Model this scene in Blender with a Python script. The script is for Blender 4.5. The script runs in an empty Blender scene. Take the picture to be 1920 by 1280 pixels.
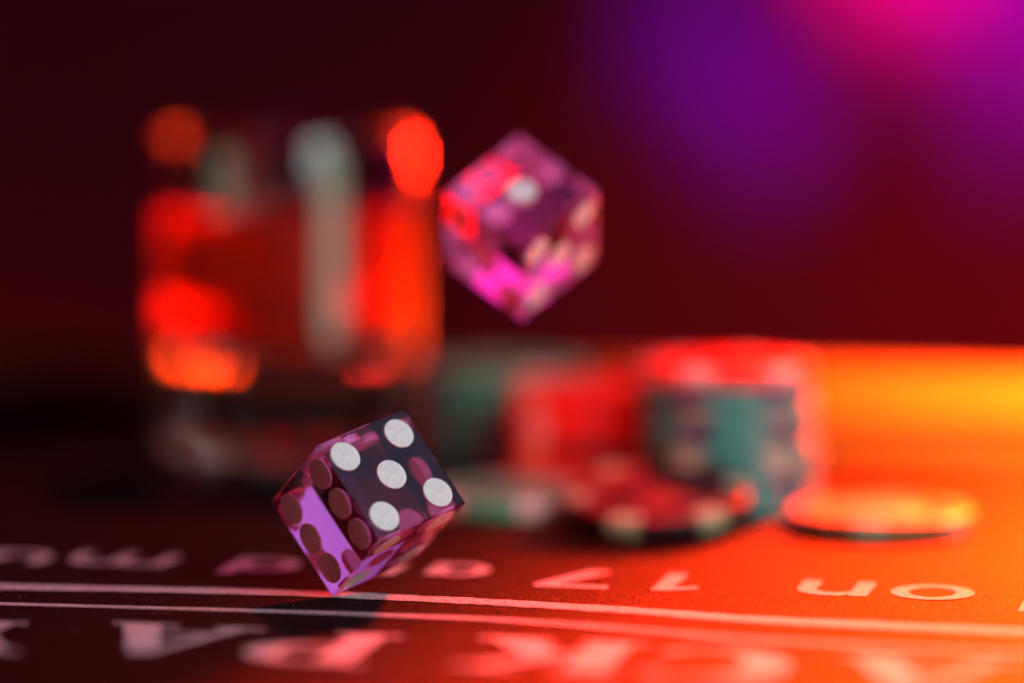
import bpy, bmesh, math, random
from mathutils import Vector, Matrix
import numpy as np
random.seed(4)
S = bpy.context.scene
COL = S.collection
PI = math.pi

# ------------------------------------------------------------------ camera
FPX = 6465.0                                   # focal length in pixels of a 1920 px wide frame
PITCH = math.atan(662 / FPX)
CAM = Vector((0, -0.55736, 0.09903))
cam = bpy.data.cameras.new('camera')
camo = bpy.data.objects.new('camera', cam); COL.objects.link(camo)
camo.location = CAM
camo.rotation_euler = (PI / 2 - PITCH, 0, 0)
cam.sensor_width = 36; cam.lens = FPX / 1920 * 36
cam.clip_start = 0.01; cam.clip_end = 20
cam.dof.use_dof = True
cam.dof.focus_distance = 0.5600
cam.dof.aperture_fstop = 3.1
S.camera = camo

# ------------------------------------------------------------------ world, exposure
w = bpy.data.worlds.new('World'); S.world = w; w.use_nodes = True
bg = w.node_tree.nodes['Background']
bg.inputs[0].default_value = (1.0, 0.02, 0.06, 1); bg.inputs[1].default_value = 0.010
S.view_settings.view_transform = 'Standard'
S.view_settings.look = 'None'
S.view_settings.exposure = 0; S.view_settings.gamma = 1
S.render.engine = 'CYCLES'
cy = S.cycles
cy.use_denoising = True
try: cy.denoiser = 'OPENIMAGEDENOISE'
except Exception: pass
cy.max_bounces = 24; cy.transmission_bounces = 20; cy.glossy_bounces = 12; cy.transparent_max_bounces = 16
cy.diffuse_bounces = 4
cy.sample_clamp_indirect = 12; cy.blur_glossy = 0.3
cy.caustics_refractive = True; cy.caustics_reflective = True

# ------------------------------------------------------------------ lamps
def aim(o, target):
    d = Vector(target) - o.location
    o.rotation_euler = d.to_track_quat('-Z', 'Y').to_euler()
def area(name, loc, target, sx, sy, power, color):
    l = bpy.data.lights.new(name, 'AREA'); l.shape = 'RECTANGLE'; l.size = sx; l.size_y = sy
    l.energy = power; l.color = color
    o = bpy.data.objects.new(name, l); COL.objects.link(o); o.location = loc; aim(o, target); return o
def spot(name, loc, target, power, color, deg, blend=1.0, r=0.01):
    l = bpy.data.lights.new(name, 'SPOT'); l.energy = power; l.color = color
    l.spot_size = math.radians(deg); l.spot_blend = blend; l.shadow_soft_size = r
    o = bpy.data.objects.new(name, l); COL.objects.link(o); o.location = loc; aim(o, target); return o

# white softbox above our right shoulder
area('softbox', (0.265, -0.305, 0.265), (0, 0.0, 0.012), 0.20, 0.20, 1.42, (0.78, 1.0, 0.98))
# dim violet panel on the right, what shows lilac through the die
area('violet_panel', (0.38, -0.05, 0.46), (0, 0.0, 0.012), 0.36, 0.36, 0.32, (0.62, 0.60, 1.0))
# magenta lamp overhead
area('magenta_lamp', (-0.05, 0.03, 0.55), (-0.02, 0.0, 0.0), 0.25, 0.25, 0.42, (1.0, 0.10, 0.50))
# added red fill, low on our left and out of view
area('red_side_fill', (-0.34, -0.26, 0.14), (0.0, 0.03, 0.02), 0.10, 0.10, 0.12, (1.0, 0.012, 0.015))
# added narrow red fill from our left to brighten the middle chips
spot('red_chip_fill', (-0.30, -0.20, 0.14), (0.046, 0.140, 0.016), 9, (1.0, 0.02, 0.006), 12, 0.8, 0.015)
# orange lamp behind on the right; its pool on the felt fades out towards the dice
spot('orange_lamp', (0.30, 0.54, 0.30), (0.140, 0.03, 0.0), 950, (1.0, 0.027, 0.001), 24, 1.0, 0.05)
# orange lamp in front of the right end of the rail
spot('rail_lamp', (0.215, 0.00, 0.13), (0.135, 0.205, 0.006), 560, (1.0, 0.105, 0.004), 44, 1.0, 0.02)
# weak red lamp behind
spot('red_lamp', (0.03, 0.46, 0.44), (-0.02, -0.02, 0.0), 7, (1.0, 0.02, 0.02), 46, 0.7, 0.012)
# added narrow red light, out of view, for glints on the tumbler rim
acc = area('added_rim_accent', (0.26, 0.76, 0.06), (-0.034, 0.17, 0.080), 0.04, 0.04, 0.03, (1.0, 0.012, 0.002))
acc.data.spread = math.radians(9)
# added orange and red backlights beside the view, so the whisky glows
area('whisky_backlight', (0.68, 1.40, -0.34), (0.0, 0.20, -0.20), 0.60, 0.55, 26.0, (1.0, 0.048, 0.002))
area('whisky_backlight_red', (-0.70, 1.40, -0.34), (0.0, 0.20, -0.20), 0.50, 0.50, 6.0, (1.0, 0.022, 0.01))
# washes on the back wall
WALL_Y = 1.55
def wallp(px, py):
    d = Vector(((px - 960) / FPX, 0, 0))
    v = Vector((0, math.cos(PITCH), -math.sin(PITCH))) + d + Vector((0, math.sin(PITCH), math.cos(PITCH))) * ((640 - py) / FPX)
    t = (WALL_Y - CAM.y) / v.y
    return CAM + v * t
def wash(name, px, py, power, color, deg, dz=0.45, dx=0.0):
    p = wallp(px, py)
    return spot(name, (p.x + dx, WALL_Y - 0.5, p.z + dz), p, power, color, deg, 1.0, 0.02)
wash('purple_wash', 1305, 60, 95, (0.24, 0.0, 1.0), 6.8)
wash('violet_wash', 1440, 200, 95, (0.34, 0.0, 1.0), 7.2)
wash('far_violet_wash', 1900, 190, 36, (0.42, 0.0, 1.0), 9)
wash('magenta_wash', 1690, -170, 420, (1.0, 0.0, 0.30), 11)
wash('pink_wash', 1950, -40, 110, (0.66, 0.0, 0.95), 13)
wash('red_wash', 1850, 520, 14, (1.0, 0.0, 0.02), 60)

# ------------------------------------------------------------------ materials
def mat(name, color=(.5, .5, .5), rough=.5, **kw):
    m = bpy.data.materials.new(name); m.use_nodes = True
    b = m.node_tree.nodes['Principled BSDF']
    b.inputs['Base Color'].default_value = (*color, 1); b.inputs['Roughness'].default_value = rough
    for k, v in kw.items():
        b.inputs[k.replace('_', ' ')].default_value = v
    return m
def noise_color(m, c1, c2, scale, bump=0.0, dist=0.001, detail=4, lo=.35, hi=.65):
    nt = m.node_tree; b = nt.nodes['Principled BSDF']
    tc = nt.nodes.new('ShaderNodeTexCoord'); n = nt.nodes.new('ShaderNodeTexNoise')
    n.inputs['Scale'].default_value = scale; n.inputs['Detail'].default_value = detail
    nt.links.new(tc.outputs['Object'], n.inputs['Vector'])
    r = nt.nodes.new('ShaderNodeValToRGB')
    r.color_ramp.elements[0].position = lo; r.color_ramp.elements[1].position = hi
    r.color_ramp.elements[0].color = (*c1, 1); r.color_ramp.elements[1].color = (*c2, 1)
    nt.links.new(n.outputs['Fac'], r.inputs['Fac']); nt.links.new(r.outputs['Color'], b.inputs['Base Color'])
    if bump:
        bp = nt.nodes.new('ShaderNodeBump'); bp.inputs['Strength'].default_value = bump; bp.inputs['Distance'].default_value = dist
        nt.links.new(n.outputs['Fac'], bp.inputs['Height']); nt.links.new(bp.outputs['Normal'], b.inputs['Normal'])
    return m

felt_m = mat('black_felt', rough=.75)
noise_color(felt_m, (.0015, .0015, .0015), (.008, .007, .0065), 2600, .7, .0004, 3, .3, .75)
fb = felt_m.node_tree.nodes['Principled BSDF']
fb.inputs['Sheen Weight'].default_value = 0.0; fb.inputs['Sheen Roughness'].default_value = .45
fb.inputs['Specular IOR Level'].default_value = .06; fb.inputs['Roughness'].default_value = .55
print_m = mat('white_felt_print', rough=.85)
noise_color(print_m, (.26, .235, .245), (.58, .54, .56), 1100, .5, .0003, 6, .3, .6)
leather_m = mat('tan_leather', rough=.7, Specular_IOR_Level=.1)
noise_color(leather_m, (.08, .026, .010), (.12, .042, .016), 300, .3, .0006, 5)
gap_m = mat('gap_shade_and_apron', (.006, .006, .006), .7)  # near-black that paints the shade under the rail; also the plain apron
wall_m = mat('wall_paint', rough=.9)
noise_color(wall_m, (.065, .008, .052), (.08, .011, .062), 3, 0)

def glass(name, color, rough=0.0, ior=1.49):
    return mat(name, color, rough, Transmission_Weight=1.0, IOR=ior)
die_m = glass('magenta_acrylic', (.97, .24, .78), 0.0, 1.49)
pip_m = mat('white_pip_enamel', (.84, .84, .82), .3)
noise_color(pip_m, (.76, .76, .75), (.88, .88, .86), 700, .12, .0002, 6)
tumbler_m = glass('clear_glass', (.97, .97, .97), 0.0, 1.5)
whisky_m = glass('amber_whisky', (1.0, .07, .008), 0.32, 1.36)
def clay(name, c, k=.8):
    m = mat(name, c, .42)
    noise_color(m, tuple(x * k for x in c), c, 500, .15, .0002, 4)
    return m
CLAY = {'teal': clay('teal_clay', (.045, .42, .38)), 'green': clay('green_clay', (.04, .48, .30)),
        'red': clay('red_clay', (.70, .025, .025)), 'cream': clay('cream_clay', (.72, .50, .30)), 'orange': clay('orange_clay', (.65, .20, .07)),
        'white': clay('white_clay', (.68, .70, .66)), 'navy': clay('navy_clay', (.015, .03, .14)),
        'pale': clay('pale_teal_clay', (.22, .50, .42)), 'maroon': clay('maroon_clay', (.055, .008, .010))}

# ------------------------------------------------------------------ helpers
def link(name, me, m=None, parent=None):
    if m is not None and not me.materials: me.materials.append(m)
    o = bpy.data.objects.new(name, me); COL.objects.link(o)
    if parent: o.parent = parent
    return o
def tag(o, label, cat, group=None):
    o['label'] = label; o['category'] = cat
    if group: o['group'] = group
    return o
def empty(name, loc=(0, 0, 0)):
    o = bpy.data.objects.new(name, None); COL.objects.link(o); o.location = loc; o.empty_display_size = .01; return o
def mesh(name, verts, faces, smooth=False, sharp=None):
    me = bpy.data.meshes.new(name); me.from_pydata([tuple(v) for v in verts], [], faces)
    bm = bmesh.new(); bm.from_mesh(me); bmesh.ops.recalc_face_normals(bm, faces=bm.faces); bm.to_mesh(me); bm.free()
    if smooth:
        me.polygons.foreach_set('use_smooth', [True] * len(me.polygons))
        if sharp: me.set_sharp_from_angle(angle=math.radians(sharp))
    return me
def lathe(name, prof, seg=64, closed=True, sharp=35, facet=None):
    """prof: list of (r, z); ends with r = 0 become poles."""
    vs, fs = [], []; rings = []
    for i, (r, z) in enumerate(prof):
        if r == 0:
            rings.append([len(vs)]); vs.append((0, 0, z))
        else:
            ring = []
            for k in range(seg):
                a = 2 * PI * k / seg
                rr = r * (facet(i, k, seg) if facet else 1)
                ring.append(len(vs)); vs.append((rr * math.cos(a), rr * math.sin(a), z))
            rings.append(ring)
    for a, b in zip(rings[:-1], rings[1:]):
        for k in range(seg):
            k2 = (k + 1) % seg
            if len(a) == 1 and len(b) == 1: continue
            if len(a) == 1: fs.append((a[0], b[k2], b[k]))
            elif len(b) == 1: fs.append((a[k], a[k2], b[0]))
            else: fs.append((a[k], a[k2], b[k2], b[k]))
    return mesh(name, vs, fs, True, sharp)
def table_point(px, py, z=0.0):
    """where the sight line through a photo point meets the table top"""
    v = Vector((0, math.cos(PITCH), -math.sin(PITCH))) + Vector(((px - 960) / FPX, 0, 0)) \
        + Vector((0, math.sin(PITCH), math.cos(PITCH))) * ((640 - py) / FPX)
    t = (z - CAM.z) / v.z
    return CAM + v * t

# ------------------------------------------------------------------ setting: wall
me = mesh('wall', [(-3, WALL_Y, -.8), (3, WALL_Y, -.8), (3, WALL_Y, 2.2), (-3, WALL_Y, 2.2),
                   (-3, WALL_Y + .1, -.8), (3, WALL_Y + .1, -.8), (3, WALL_Y + .1, 2.2), (-3, WALL_Y + .1, 2.2)],
          [(0, 1, 2, 3), (4, 5, 6, 7), (0, 1, 5, 4), (2, 3, 7, 6), (0, 3, 7, 4), (1, 2, 6, 5)])
o = link('wall', me, wall_m); o['kind'] = 'structure'

# ------------------------------------------------------------------ card table
table = empty('card_table', (0, 0, 0))
tag(table, 'black felt gaming table with white printed lines and upside down lettering', 'table')
A0 = table_point(0, 1100); A1 = table_point(1920, 1184)
TD = (A1 - A0).normalized()                        # along the printed lines, to the right
TN = Vector((-TD.y, TD.x, 0))                      # towards the rail
RAIL0 = table_point(1750, 842)                     # a point on the foot of the rail
rail_off = (RAIL0).dot(TN)
def tp(s, n, z=0): return TD * s + TN * n + Vector((0, 0, z))
# felt: a sheet with a slight swell
NX, NY = 60, 40
vs, fs = [], []
n0, n1 = -.75, rail_off
for j in range(NY + 1):
    for i in range(NX + 1):
        vs.append(tp(-.9 + 1.8 * i / NX, n0 + (n1 - n0) * j / NY, 0))
for j in range(NY):
    for i in range(NX):
        a = j * (NX + 1) + i; fs.append((a, a + 1, a + NX + 2, a + NX + 1))
link('felt', mesh('felt', vs, fs, True), felt_m, table)
# rail: rounded padded section swept along the far edge
def sweep(name, prof, m):
    vs, fs = [], []; N = 40; k = len(prof)
    for i in range(N + 1):
        s = -.9 + 1.8 * i / N
        for (n, z) in prof: vs.append(tp(s, rail_off + n, z))
    for i in range(N):
        for j in range(k):
            j2 = (j + 1) % k; fs.append((i * k + j, i * k + j2, (i + 1) * k + j2, (i + 1) * k + j))
    fs.append(tuple(range(k))); fs.append(tuple(N * k + j for j in range(k)))
    return link(name, mesh(name, vs, fs, True, 50), m, table)
rh = .0147
prof = []
for k in range(13):                                # padded front: nearly flat face, rounded shoulders
    a = -PI / 2 + PI * .95 * k / 12
    c_, s_ = math.cos(a), math.sin(a)
    prof.append((.0062 - .0062 * math.copysign(abs(c_) ** .55, c_), .0054 + .0046 + .0046 * math.copysign(abs(s_) ** .7, s_)))
prof += [(.016, rh + .0004), (.022, rh - .001), (.027, .006), (.028, -.03), (.0062, -.03)]
sweep('rail', prof, leather_m)
sweep('rail_gap_shade', [(.0050, -.002), (.0050, .0072), (.0090, .0072), (.0090, -.002)], gap_m)  # near-black strip put in as the shade of the gap under the rail
sweep('table_apron', [(-1.2, -.06), (-1.2, -.002), (.004, -.002), (.004, -.06)], gap_m)

# printed lines -------------------------------------------------------------
def catmull(P, n=14):
    out = []
    P = [P[0] * 2 - P[1]] + P + [P[-1] * 2 - P[-2]]
    for i in range(1, len(P) - 2):
        for k in range(n):
            t = k / n
            out.append(.5 * ((2 * P[i]) + (P[i + 1] - P[i - 1]) * t + (2 * P[i - 1] - 5 * P[i] + 4 * P[i + 1] - P[i + 2]) * t * t
                             + (3 * P[i] - P[i - 1] - 3 * P[i + 1] + P[i + 2]) * t ** 3))
    out.append(P[-2]); return out
def printed_line(pts, width, z=.00012):
    P = [table_point(*p) for p in pts]
    C = catmull(P)
    C = [C[0] - (C[1] - C[0]).normalized() * .4] + C + [C[-1] + (C[-1] - C[-2]).normalized() * .4]; vs, fs = [], []
    for i, p in enumerate(C):
        d = (C[min(i + 1, len(C) - 1)] - C[max(i - 1, 0)]).normalized(); nrm = Vector((-d.y, d.x, 0))
        j = 1 + .06 * math.sin(i * 1.7) + .05 * math.sin(i * .61)
        vs += [p - nrm * width / 2 * j + Vector((0, 0, z)), p + nrm * width / 2 * j + Vector((0, 0, z))]
    for i in range(len(C) - 1): fs.append((2 * i, 2 * i + 1, 2 * i + 3, 2 * i + 2))
    return link('printed_line', mesh('printed_line', vs, fs), print_m, table)
printed_line([(0, 1100), (480, 1110), (800, 1123), (960, 1131), (1180, 1144), (1400, 1160), (1600, 1170), (1920, 1184)], .0052)
printed_line([(0, 1132), (480, 1145), (800, 1156), (960, 1163), (1180, 1179), (1400, 1197), (1600, 1209), (1920, 1226)], .0024)

# lettering -----------------------------------------------------------------
def arc(cx, cyy, rx, ry, a0, a1, n=14):
    return [(cx + rx * math.cos(math.radians(a0 + (a1 - a0) * k / n)), cyy + ry * math.sin(math.radians(a0 + (a1 - a0) * k / n))) for k in range(n + 1)]
G = {}
G['A'] = [[(-.47, 0), (-.15, 0), (-.15, .06), (-.26, .06), (-.19, .27), (.13, .27), (.19, .06), (.08, .06), (.08, 0), (.52, 0), (.52, .06), (.44, .06), (.11, 1), (-.03, 1), (-.36, .06), (-.47, .06)],
          [(-.165, .34), (-.02, .76), (.11, .34)]]
G['P'] = [[(-.42, 0), (.02, 0), (.02, .06), (-.08, .06), (-.08, .42)] + arc(.10, .71, .34, .29, -90, 90) + [(-.42, 1), (-.42, .94), (-.32, .94), (-.32, .06), (-.42, .06)],
          [(-.08, .49)] + arc(.04, .71, .15, .22, -90, 90) + [(-.08, .93)]]
G['Y'] = [[(-.18, 0), (.22, 0), (.22, .06), (.13, .06), (.13, .42), (.40, .94), (.50, .94), (.50, 1), (.16, 1), (.16, .94), (.29, .94), (.07, .52), (-.12, .94), (-.03, .94), (-.03, 1), (-.50, 1), (-.50, .94), (-.40, .94), (-.09, .40), (-.09, .06), (-.18, .06)]]
G['K'] = [[(-.46, 0), (-.07, 0), (-.07, .06), (-.14, .06), (-.14, .35), (-.04, .46), (.16, .06), (.08, .06), (.08, 0), (.52, 0), (.52, .06), (.43, .06), (.12, .60), (.37, .94), (.47, .94), (.47, 1), (.12, 1), (.12, .94), (.25, .94), (-.14, .47), (-.14, .94), (-.07, .94), (-.07, 1), (-.46, 1), (-.46, .94), (-.38, .94), (-.38, .06), (-.46, .06)]]
G['C'] = [arc(0, .5, .46, .52, 38, 322, 26) + arc(.06, .5, .26, .45, 318, 42, 22)]
G['n'] = [[(-.30, 0), (-.15, 0), (-.15, .40)] + arc(0, .42, .15, .16, 180, 0, 8) + [(.15, 0), (.30, 0)] + arc(0, .44, .30, .30, 0, 108, 10) + [(-.15, .64), (-.15, .72), (-.30, .72)]]
G['u'] = [[(-x, .72 - y) for x, y in G['n'][0]]]
G['m'] = [[(-.50, 0), (-.36, 0), (-.36, .42)] + arc(-.215, .44, .145, .15, 180, 0, 6) + [(-.07, 0), (.07, 0), (.07, .42)] + arc(.215, .44, .145, .15, 180, 0, 6)
          + [(.36, 0), (.50, 0)] + arc(.24, .44, .26, .30, 0, 110, 7) + [(.03, .66)] + arc(-.22, .44, .26, .30, 70, 110, 5) + [(-.36, .66), (-.36, .72), (-.50, .72)]]
G['o'] = [arc(0, .36, .34, .38, 0, 345, 23), arc(0, .36, .19, .25, 0, 345, 23)]
G['d'] = [[(.30, 0), (.30, 1.0), (.15, 1.0), (.15, .67)] + arc(-.02, .36, .30, .38, 62, 298, 18) + [(.15, .05), (.15, 0)], arc(-.02, .36, .15, .24, 0, 340, 17)]
G['a'] = [[(.30, 0), (.30, .72), (.15, .72), (.15, .67)] + arc(-.02, .36, .30, .38, 62, 298, 18) + [(.15, .05), (.15, 0)], arc(-.02, .36, .15, .24, 0, 340, 17)]
G['1'] = [[(-.06, 0), (.12, 0), (.12, 1), (-.02, 1), (-.28, .84), (-.28, .68), (-.06, .80)]]
G['7'] = [[(-.22, 0), (-.02, 0), (.32, .84), (.32, 1), (-.34, 1), (-.34, .84), (.13, .84)]]
G['S'] = [arc(0, .72, .30, .28, 20, 270, 14) + arc(0, .25, .14, .19, 90, -160, 12) + arc(0, .26, .32, .28, 200, 450, 14)[0:15] + arc(0, .72, .13, .17, 270, 30, 10)]
def letter(ch, px, py, h, sx=1.0, italic=0.0, turn=0.0):
    """(px, py): photo point of the middle of the glyph on the felt; upside down for us, its foot towards the rail"""
    cu = bpy.data.curves.new('letter', 'CURVE'); cu.dimensions = '2D'; cu.fill_mode = 'BOTH'
    for loop in G[ch]:
        sp = cu.splines.new('POLY'); sp.points.add(len(loop) - 1); sp.use_cyclic_u = True
        for p, (x, y) in zip(sp.points, loop): p.co = ((x + italic * (y - .5)) * sx * h, (y - .5) * h, 0, 1)
    tmp = bpy.data.objects.new('tmp', cu); COL.objects.link(tmp)
    bpy.context.view_layer.update()
    me = bpy.data.meshes.new_from_object(tmp.evaluated_get(bpy.context.evaluated_depsgraph_get()))
    bpy.data.objects.remove(tmp); bpy.data.curves.remove(cu)
    me.name = 'letter'
    o = link('letter', me, print_m, table)
    a = math.atan2(TD.y, TD.x) + PI + turn
    p = table_point(px, py)
    o.location = (p.x, p.y, .00015); o.rotation_euler = (0, 0, a)
    return o
# nearer row (reads BLACKJACK PAYS from the players' side)
for ch, px, py, h, sx in [('Y', -45, 1191, .023, 1.0), ('A', 318, 1198, .0225, 1.12), ('P', 600, 1213, .0225, 1.05), ('K', 1035, 1228, .023, 1.18),
                          ('C', 1330, 1246, .0235, 1.12), ('A', 1735, 1266, .0245, 1.12)]:
    letter(ch, px, py, h, sx)
# farther row (reads ... stand on 17 and must ...)
for ch, px, py, h, sx in [('u', 30, 1049, .0148, 1.25), ('m', 222, 1053, .0148, 1.25), ('d', 490, 1063, .0150, 1.3), ('n', 690, 1069, .0148, 1.2),
                          ('a', 855, 1073, .0148, 1.15), ('7', 1085, 1086, .0165, 1.15), ('1', 1262, 1092, .0165, 1.1),
                          ('n', 1562, 1108, .0185, 1.1), ('o', 1745, 1116, .0185, 1.1), ('d', 1990, 1130, .0185, 1.1)]:
    letter(ch, px, py, h, sx)

# nap and lint on the felt, where the lens is sharp enough to show it
rng = np.random.default_rng(7)
def flecks(name, count, n_lo, n_hi, lmin, lmax, wid, zmax, m):
    s_ = rng.uniform(-.10, .11, count); n_ = rng.normal((n_lo + n_hi) / 2, (n_hi - n_lo) / 3.2, count)
    a = rng.uniform(0, 2 * PI, count); l = rng.uniform(lmin, lmax, count); e = rng.uniform(.1, 1.0, count) * zmax
    base = np.stack([TD.x * s_ + TN.x * n_, TD.y * s_ + TN.y * n_, np.full(count, .00002)], 1)
    d = np.stack([np.cos(a), np.sin(a), np.zeros(count)], 1); p = np.stack([-np.sin(a), np.cos(a), np.zeros(count)], 1)
    v = np.empty((count, 3, 3))
    v[:, 0] = base - p * wid / 2; v[:, 1] = base + p * wid / 2; v[:, 2] = base + d * l[:, None]; v[:, 2, 2] += e
    me = bpy.data.meshes.new(name)
    me.from_pydata(v.reshape(-1, 3).tolist(), [], np.arange(count * 3).reshape(-1, 3).tolist())
    o = link(name, me, m, table); o['kind'] = 'stuff'; return o
foot = Vector((-.0295, 0, 0)).dot(TN)
nap_m = mat('felt_nap', rough=.6, Specular_IOR_Level=.12)
noise_color(nap_m, (.002, .002, .002), (.035, .03, .03), 900, 0, .001, 3)
lint_m = mat('pale_lint', (.45, .40, .40), .8)
flecks('felt_nap', 90000, foot - .045, foot + .05, .00012, .00045, .00008, .00034, nap_m)
flecks('lint', 900, foot - .04, foot + .03, .0001, .0005, .00010, .0003, lint_m)

# ------------------------------------------------------------------ dice
DS = .019; DH = DS / 2
def cube_bevel(name, s, b):
    bm = bmesh.new(); bmesh.ops.create_cube(bm, size=s)
    bmesh.ops.bevel(bm, geom=bm.edges[:], offset=b, segments=2, profile=.6, affect='EDGES')
    me = bpy.data.meshes.new(name); bm.to_mesh(me); bm.free(); return me
body_me = cube_bevel('body', DS, .00022)
PR = .137 * DS; PD = .0007
pip_me = lathe('pip', [(0, -PD), (PR * .985, -PD), (PR, -PD * .96), (PR, .000006), (PR * .985, .000012), (0, .000012)], 40, sharp=40)
a_ = .31 * DS
LAY = {1: [(0, 0)], 2: [(-a_, -a_), (a_, a_)], 3: [(-a_, -a_), (0, 0), (a_, a_)], 4: [(x, y) for x in (-a_, a_) for y in (-a_, a_)],
       5: [(x, y) for x in (-a_, a_) for y in (-a_, a_)] + [(0, 0)], 6: [(x, y) for x in (-a_, a_) for y in (-a_, 0, a_)]}
# face: number -> (normal, first axis, second axis); the six has its rows of three along y
FACE = {5: ((0, 0, -1), (1, 0, 0), (0, -1, 0)), 2: ((0, 0, 1), (1, 0, 0), (0, 1, 0)), 6: ((-1, 0, 0), (0, 0, 1), (0, 1, 0)),
        1: ((1, 0, 0), (0, 1, 0), (0, 0, 1)), 4: ((0, 1, 0), (0, 0, 1), (1, 0, 0)), 3: ((0, -1, 0), (1, 0, 0), (0, 0, 1))}
def make_die(rot, loc, label):
    t = empty('die'); tag(t, label, 'die', 'casino dice')
    link('body', body_me, die_m, t)
    for n, (nn, ax, ay) in FACE.items():
        nn, ax, ay = Vector(nn), Vector(ax), Vector(ay)
        zc = ax.cross(ay)
        if zc.dot(nn) < 0: ay = -ay
        R = Matrix((ax, ay, nn)).transposed().to_4x4()
        for (x, y) in LAY[n]:
            p = link('pip', pip_me, pip_m, t)
            p.matrix_local = Matrix.Translation(nn * DH + ax * x + ay * y) @ R
    t.matrix_world = Matrix.Translation(loc) @ Matrix(rot).to_4x4()
    return t
make_die(((0.71408308, 0.54394793, -0.4406881), (0.66074299, -0.31568611, 0.68099999), (0.23130942, -0.77747214, -0.58483589)),
         (-0.02365729, 0.00280658, 0.01519), 'clear magenta die balanced on its corner on the felt, five spots facing us')
make_die(((0.00678045, 0.68935277, -0.72439408), (-0.70791246, 0.51494864, 0.48341271), (0.70626764, 0.50952984, 0.491493)),
         (0.00157387, 0.05030328, 0.05715943), 'blurred magenta die in mid air above the chips, single spot on its upper face')

# ------------------------------------------------------------------ poker chips
CR, CT = .0170, .0033
chip_prof = [(0, 0), (CR - .0006, 0), (CR - .0002, .0002), (CR, .0006), (CR, CT - .0006), (CR - .0002, CT - .0002), (CR - .0006, CT),
             (CR * .70, CT), (CR * .68, CT - .00012), (0, CT - .00012)]
chip_me = {}
def chip_body(c):
    if c not in chip_me:
        m_ = lathe('chip_body', chip_prof, 56, sharp=50); m_.materials.append(CLAY[c]); chip_me[c] = m_
    return chip_me[c]
spot_me = {}
def edge_spot_mesh(c, deg=22):
    if (c, deg) not in spot_me:
        e = .00006
        pr = [(CR * .74, CT + e), (CR - .0006, CT + e), (CR - .0002 + e, CT - .0002 + e), (CR + e, CT - .0006), (CR + e, .0006), (CR - .0002 + e, .0002 - e), (CR - .0006, -e * .5), (CR * .74, -e * .5)]
        n = 6; vs, fs = [], []
        for i in range(n + 1):
            a = math.radians(-deg / 2 + deg * i / n)
            for r, z in pr: vs.append((r * math.cos(a), r * math.sin(a), z))
        k = len(pr)
        for i in range(n):
            for j in range(k - 1): fs.append((i * k + j, i * k + j + 1, (i + 1) * k + j + 1, (i + 1) * k + j))
        m_ = mesh('edge_spot', vs, fs, True, 50); m_.materials.append(CLAY[c]); spot_me[(c, deg)] = m_
    return spot_me[(c, deg)]
inlay_me = lathe('inlay', [(0, CT - .00006), (CR * .52, CT - .00006), (CR * .53, CT - .00012)], 40)
def chip(color, spot_c, loc, rz, label, group, tilt=None, n=6, deg=22, inlay=None):
    t = empty('poker_chip'); tag(t, label, 'poker chip', group)
    link('chip_body', chip_body(color), None, t)
    for k in range(n):
        s = link('edge_spot', edge_spot_mesh(spot_c, deg), None, t); s.rotation_euler = (0, 0, 2 * PI * k / n)
    i = link('inlay', inlay_me.copy() if False else inlay_me, None, t)
    if i.material_slots: i.material_slots[0].link = 'OBJECT'; i.material_slots[0].material = CLAY[inlay or color]
    M = Matrix.Translation(loc)
    if tilt: M = M @ Matrix.Rotation(tilt[1], 4, 'Z') @ Matrix.Rotation(tilt[0], 4, 'X')
    t.matrix_world = M @ Matrix.Rotation(rz, 4, 'Z')
    return t
inlay_me.materials.append(CLAY['white'])
ORD = ['lowest', 'second', 'third', 'fourth', 'fifth', 'sixth', 'seventh', 'eighth', 'ninth']
def stack(px, py, cols, spots, name, group, lean=(0, 0), face=None, n=6):
    p = table_point(px, py); z = 0.0002; base = random.random() * .2 if face is None else math.radians(face)
    for i, (c, s) in enumerate(zip(cols, spots)):
        last = i == len(cols) - 1
        lab = f'{c} poker chip with {s} edge spots, ' + (f'top of the {name}' if last else f'{ORD[i]} from the felt in the {name}')
        chip(c, s, (p.x + lean[0] * i + random.uniform(-.0005, .0005), p.y + lean[1] * i + random.uniform(-.0006, .0006), z),
             base + random.uniform(-.10, .10), lab, group, n=n)
        z += CT + .00014
stack(1372, 945, ['teal'] * 7 + ['red'], ['pale', 'navy', 'pale', 'pale', 'navy', 'pale', 'navy', 'white'], 'right teal stack', 'chips of the right stack', (-.0002, 0))
stack(1120, 911, ['red', 'red', 'maroon', 'red', 'red', 'red'], ['white', 'cream', 'cream', 'white', 'white', 'cream'], 'middle red stack', 'chips of the middle stack', face=216, n=4)
stack(952, 869, ['green'] * 6, ['white'] * 6, 'left green stack', 'chips of the left stack', face=204, n=4)
# leaning and lying chips
p = table_point(1652, 990)
chip('orange', 'cream', (p.x, p.y, .0003), .3, 'orange poker chip lying flat in bright light, right of the teal stack', 'loose chips', inlay='cream')
p = table_point(1215, 1016)
def leaning(px, py, deg, az, color, sp, label, rz=0.0):
    """rests on its rim at the photo point, its face tipped back by deg from flat"""
    p = table_point(px, py); a = math.radians(deg)
    up = Vector((0, CR * math.cos(a), CR * math.sin(a) + .0002)); up.rotate(Matrix.Rotation(az, 3, 'Z'))
    chip(color, sp, p + up, rz, label, 'loose chips', tilt=(a, az))
leaning(1205, 1016, 13, math.radians(-12), 'maroon', 'cream', 'dark red chip with cream spots lying tilted between the red and teal stacks', .3)

p = table_point(962, 953)
chip('green', 'white', (p.x, p.y, .0003), .75, 'green chip with white spots lying flat in front of the left stack', 'loose chips')

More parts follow.
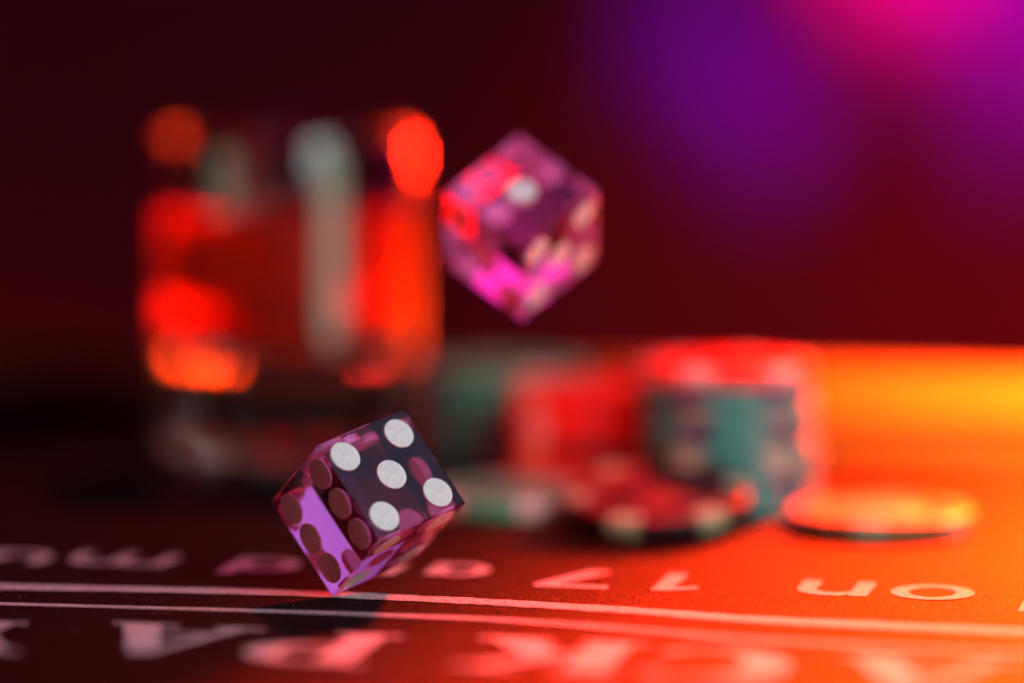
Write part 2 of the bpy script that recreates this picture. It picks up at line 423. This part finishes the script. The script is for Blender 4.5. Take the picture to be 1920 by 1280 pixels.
# ------------------------------------------------------------------ whisky tumbler
gx = table_point(545, 852)
GB = Vector((gx.x, gx.y, 0.0003))
R0, HG = .0275, .0685
tumbler = empty('whisky_tumbler', GB); tag(tumbler, 'heavy clear glass tumbler standing out of focus behind the lower die', 'glass')
outer = [(0, .0), (R0 - .004, .0), (R0 - .0015, .0008), (R0 - .0003, .0022), (R0, .004)]
outer += [(R0, .004 + (HG - .0055) * k / 8) for k in range(1, 9)]
rimr = .0012
outer += [(R0 - .0002, HG - .0007), (R0 - .0006, HG - .0002), (R0 - rimr, HG), (R0 - 2 * rimr + .0006, HG - .0002), (R0 - 2 * rimr + .0001, HG - .0008)]
def ribs(i, k, seg):
    z = (outer + inner)[i][1]
    if i >= len(outer) or z < .003 or z > .056: return 1
    ph = (k * 22 / seg) % 1.0
    return 1 - .022 * (2 * ph - 1) ** 2
inner = [(R0 - .0016, HG - .003), (R0 - .0017, .029), (R0 - .0040, .0242), (R0 - .009, .0222), (0, .0217)]
gl = link('glass', lathe('glass', outer + inner, 264, sharp=30, facet=ribs), tumbler_m, tumbler)
# pale strips on the glass wall, painting streaks of reflected light
streak_m = bpy.data.materials.new('painted_streak'); streak_m.use_nodes = True
nt = streak_m.node_tree; nt.nodes.clear()
om = nt.nodes.new('ShaderNodeOutputMaterial'); mx = nt.nodes.new('ShaderNodeMixShader'); tr = nt.nodes.new('ShaderNodeBsdfTransparent'); df = nt.nodes.new('ShaderNodeBsdfDiffuse')
df.inputs['Color'].default_value = (.66, .84, .62, 1); mx.inputs[0].default_value = .64
nt.links.new(tr.outputs[0], mx.inputs[1]); nt.links.new(df.outputs[0], mx.inputs[2]); nt.links.new(mx.outputs[0], om.inputs['Surface'])
def streak(a0, wdeg, z0, z1):
    vs, fs = [], []; n = 8; m_ = 10
    for j in range(m_ + 1):
        z = z0 + (z1 - z0) * j / m_
        e = min(1, math.sqrt(max(0, 1 - (abs(2 * j / m_ - 1)) ** 8)) + .05)
        for i in range(n + 1):
            a = math.radians(a0 + wdeg * e * (i / n - .5)); r = R0 + .00015
            vs.append((r * math.cos(a), r * math.sin(a), z))
    for j in range(m_):
        for i in range(n):
            k = j * (n + 1) + i; fs.append((k, k + 1, k + n + 2, k + n + 1))
    return link('reflection_streak', mesh('reflection_streak', vs, fs, True), streak_m, tumbler)
streak(-68, 11, .024, .067)
streak(-115, 12, .052, .066)
# whisky
wr = R0 - .0015
wz = .053
wp = [(0, .0219)] + [(R0 - .0089, .0224), (R0 - .0039, .0243), (wr, .029)] + [(wr, .029 + (wz - .029) * k / 4) for k in range(1, 5)] + [(wr - .001, wz - .0004), (0, wz - .0006)]
wh = link('whisky', lathe('whisky', wp, 96, sharp=60), whisky_m); wh.location = GB
tag(wh, 'amber whisky filling the glass tumbler, glowing red orange', 'drink')

# ice in the whisky
ice_m = bpy.data.materials.new('cloudy_ice'); ice_m.use_nodes = True
nt = ice_m.node_tree; nt.nodes.clear()
om = nt.nodes.new('ShaderNodeOutputMaterial'); mx = nt.nodes.new('ShaderNodeMixShader'); tl = nt.nodes.new('ShaderNodeBsdfTranslucent'); df = nt.nodes.new('ShaderNodeBsdfDiffuse')
df.inputs['Color'].default_value = (.8, .8, .8, 1); tl.inputs['Color'].default_value = (.85, .85, .85, 1); mx.inputs[0].default_value = .3
nt.links.new(tl.outputs[0], mx.inputs[1]); nt.links.new(df.outputs[0], mx.inputs[2]); nt.links.new(mx.outputs[0], om.inputs['Surface'])
for (dx, dy, dz, s_, rot, lab) in [(-.0120, .002, .0400, .0170, (.3, .2, .5), 'cloudy ice cube at the left side of the whisky'),
                                   (.0050, .007, .0410, .0165, (.15, .5, .1), 'cloudy ice cube near the middle of the whisky'),
                                   (.0010, -.010, .0310, .0120, (.6, .2, .9), 'small cloudy ice cube sunk low in the whisky')]:
    bm = bmesh.new(); bmesh.ops.create_cube(bm, size=s_)
    bmesh.ops.bevel(bm, geom=bm.edges[:], offset=s_ * .2, segments=4, profile=.5, affect='EDGES')
    me = bpy.data.meshes.new('ice_cube'); bm.to_mesh(me); bm.free(); me.polygons.foreach_set('use_smooth', [True] * len(me.polygons))
    o = link('ice_cube', me, ice_m); o.location = GB + Vector((dx, dy, dz)); o.rotation_euler = rot
    tag(o, lab, 'ice cube', 'ice cubes in the whisky')
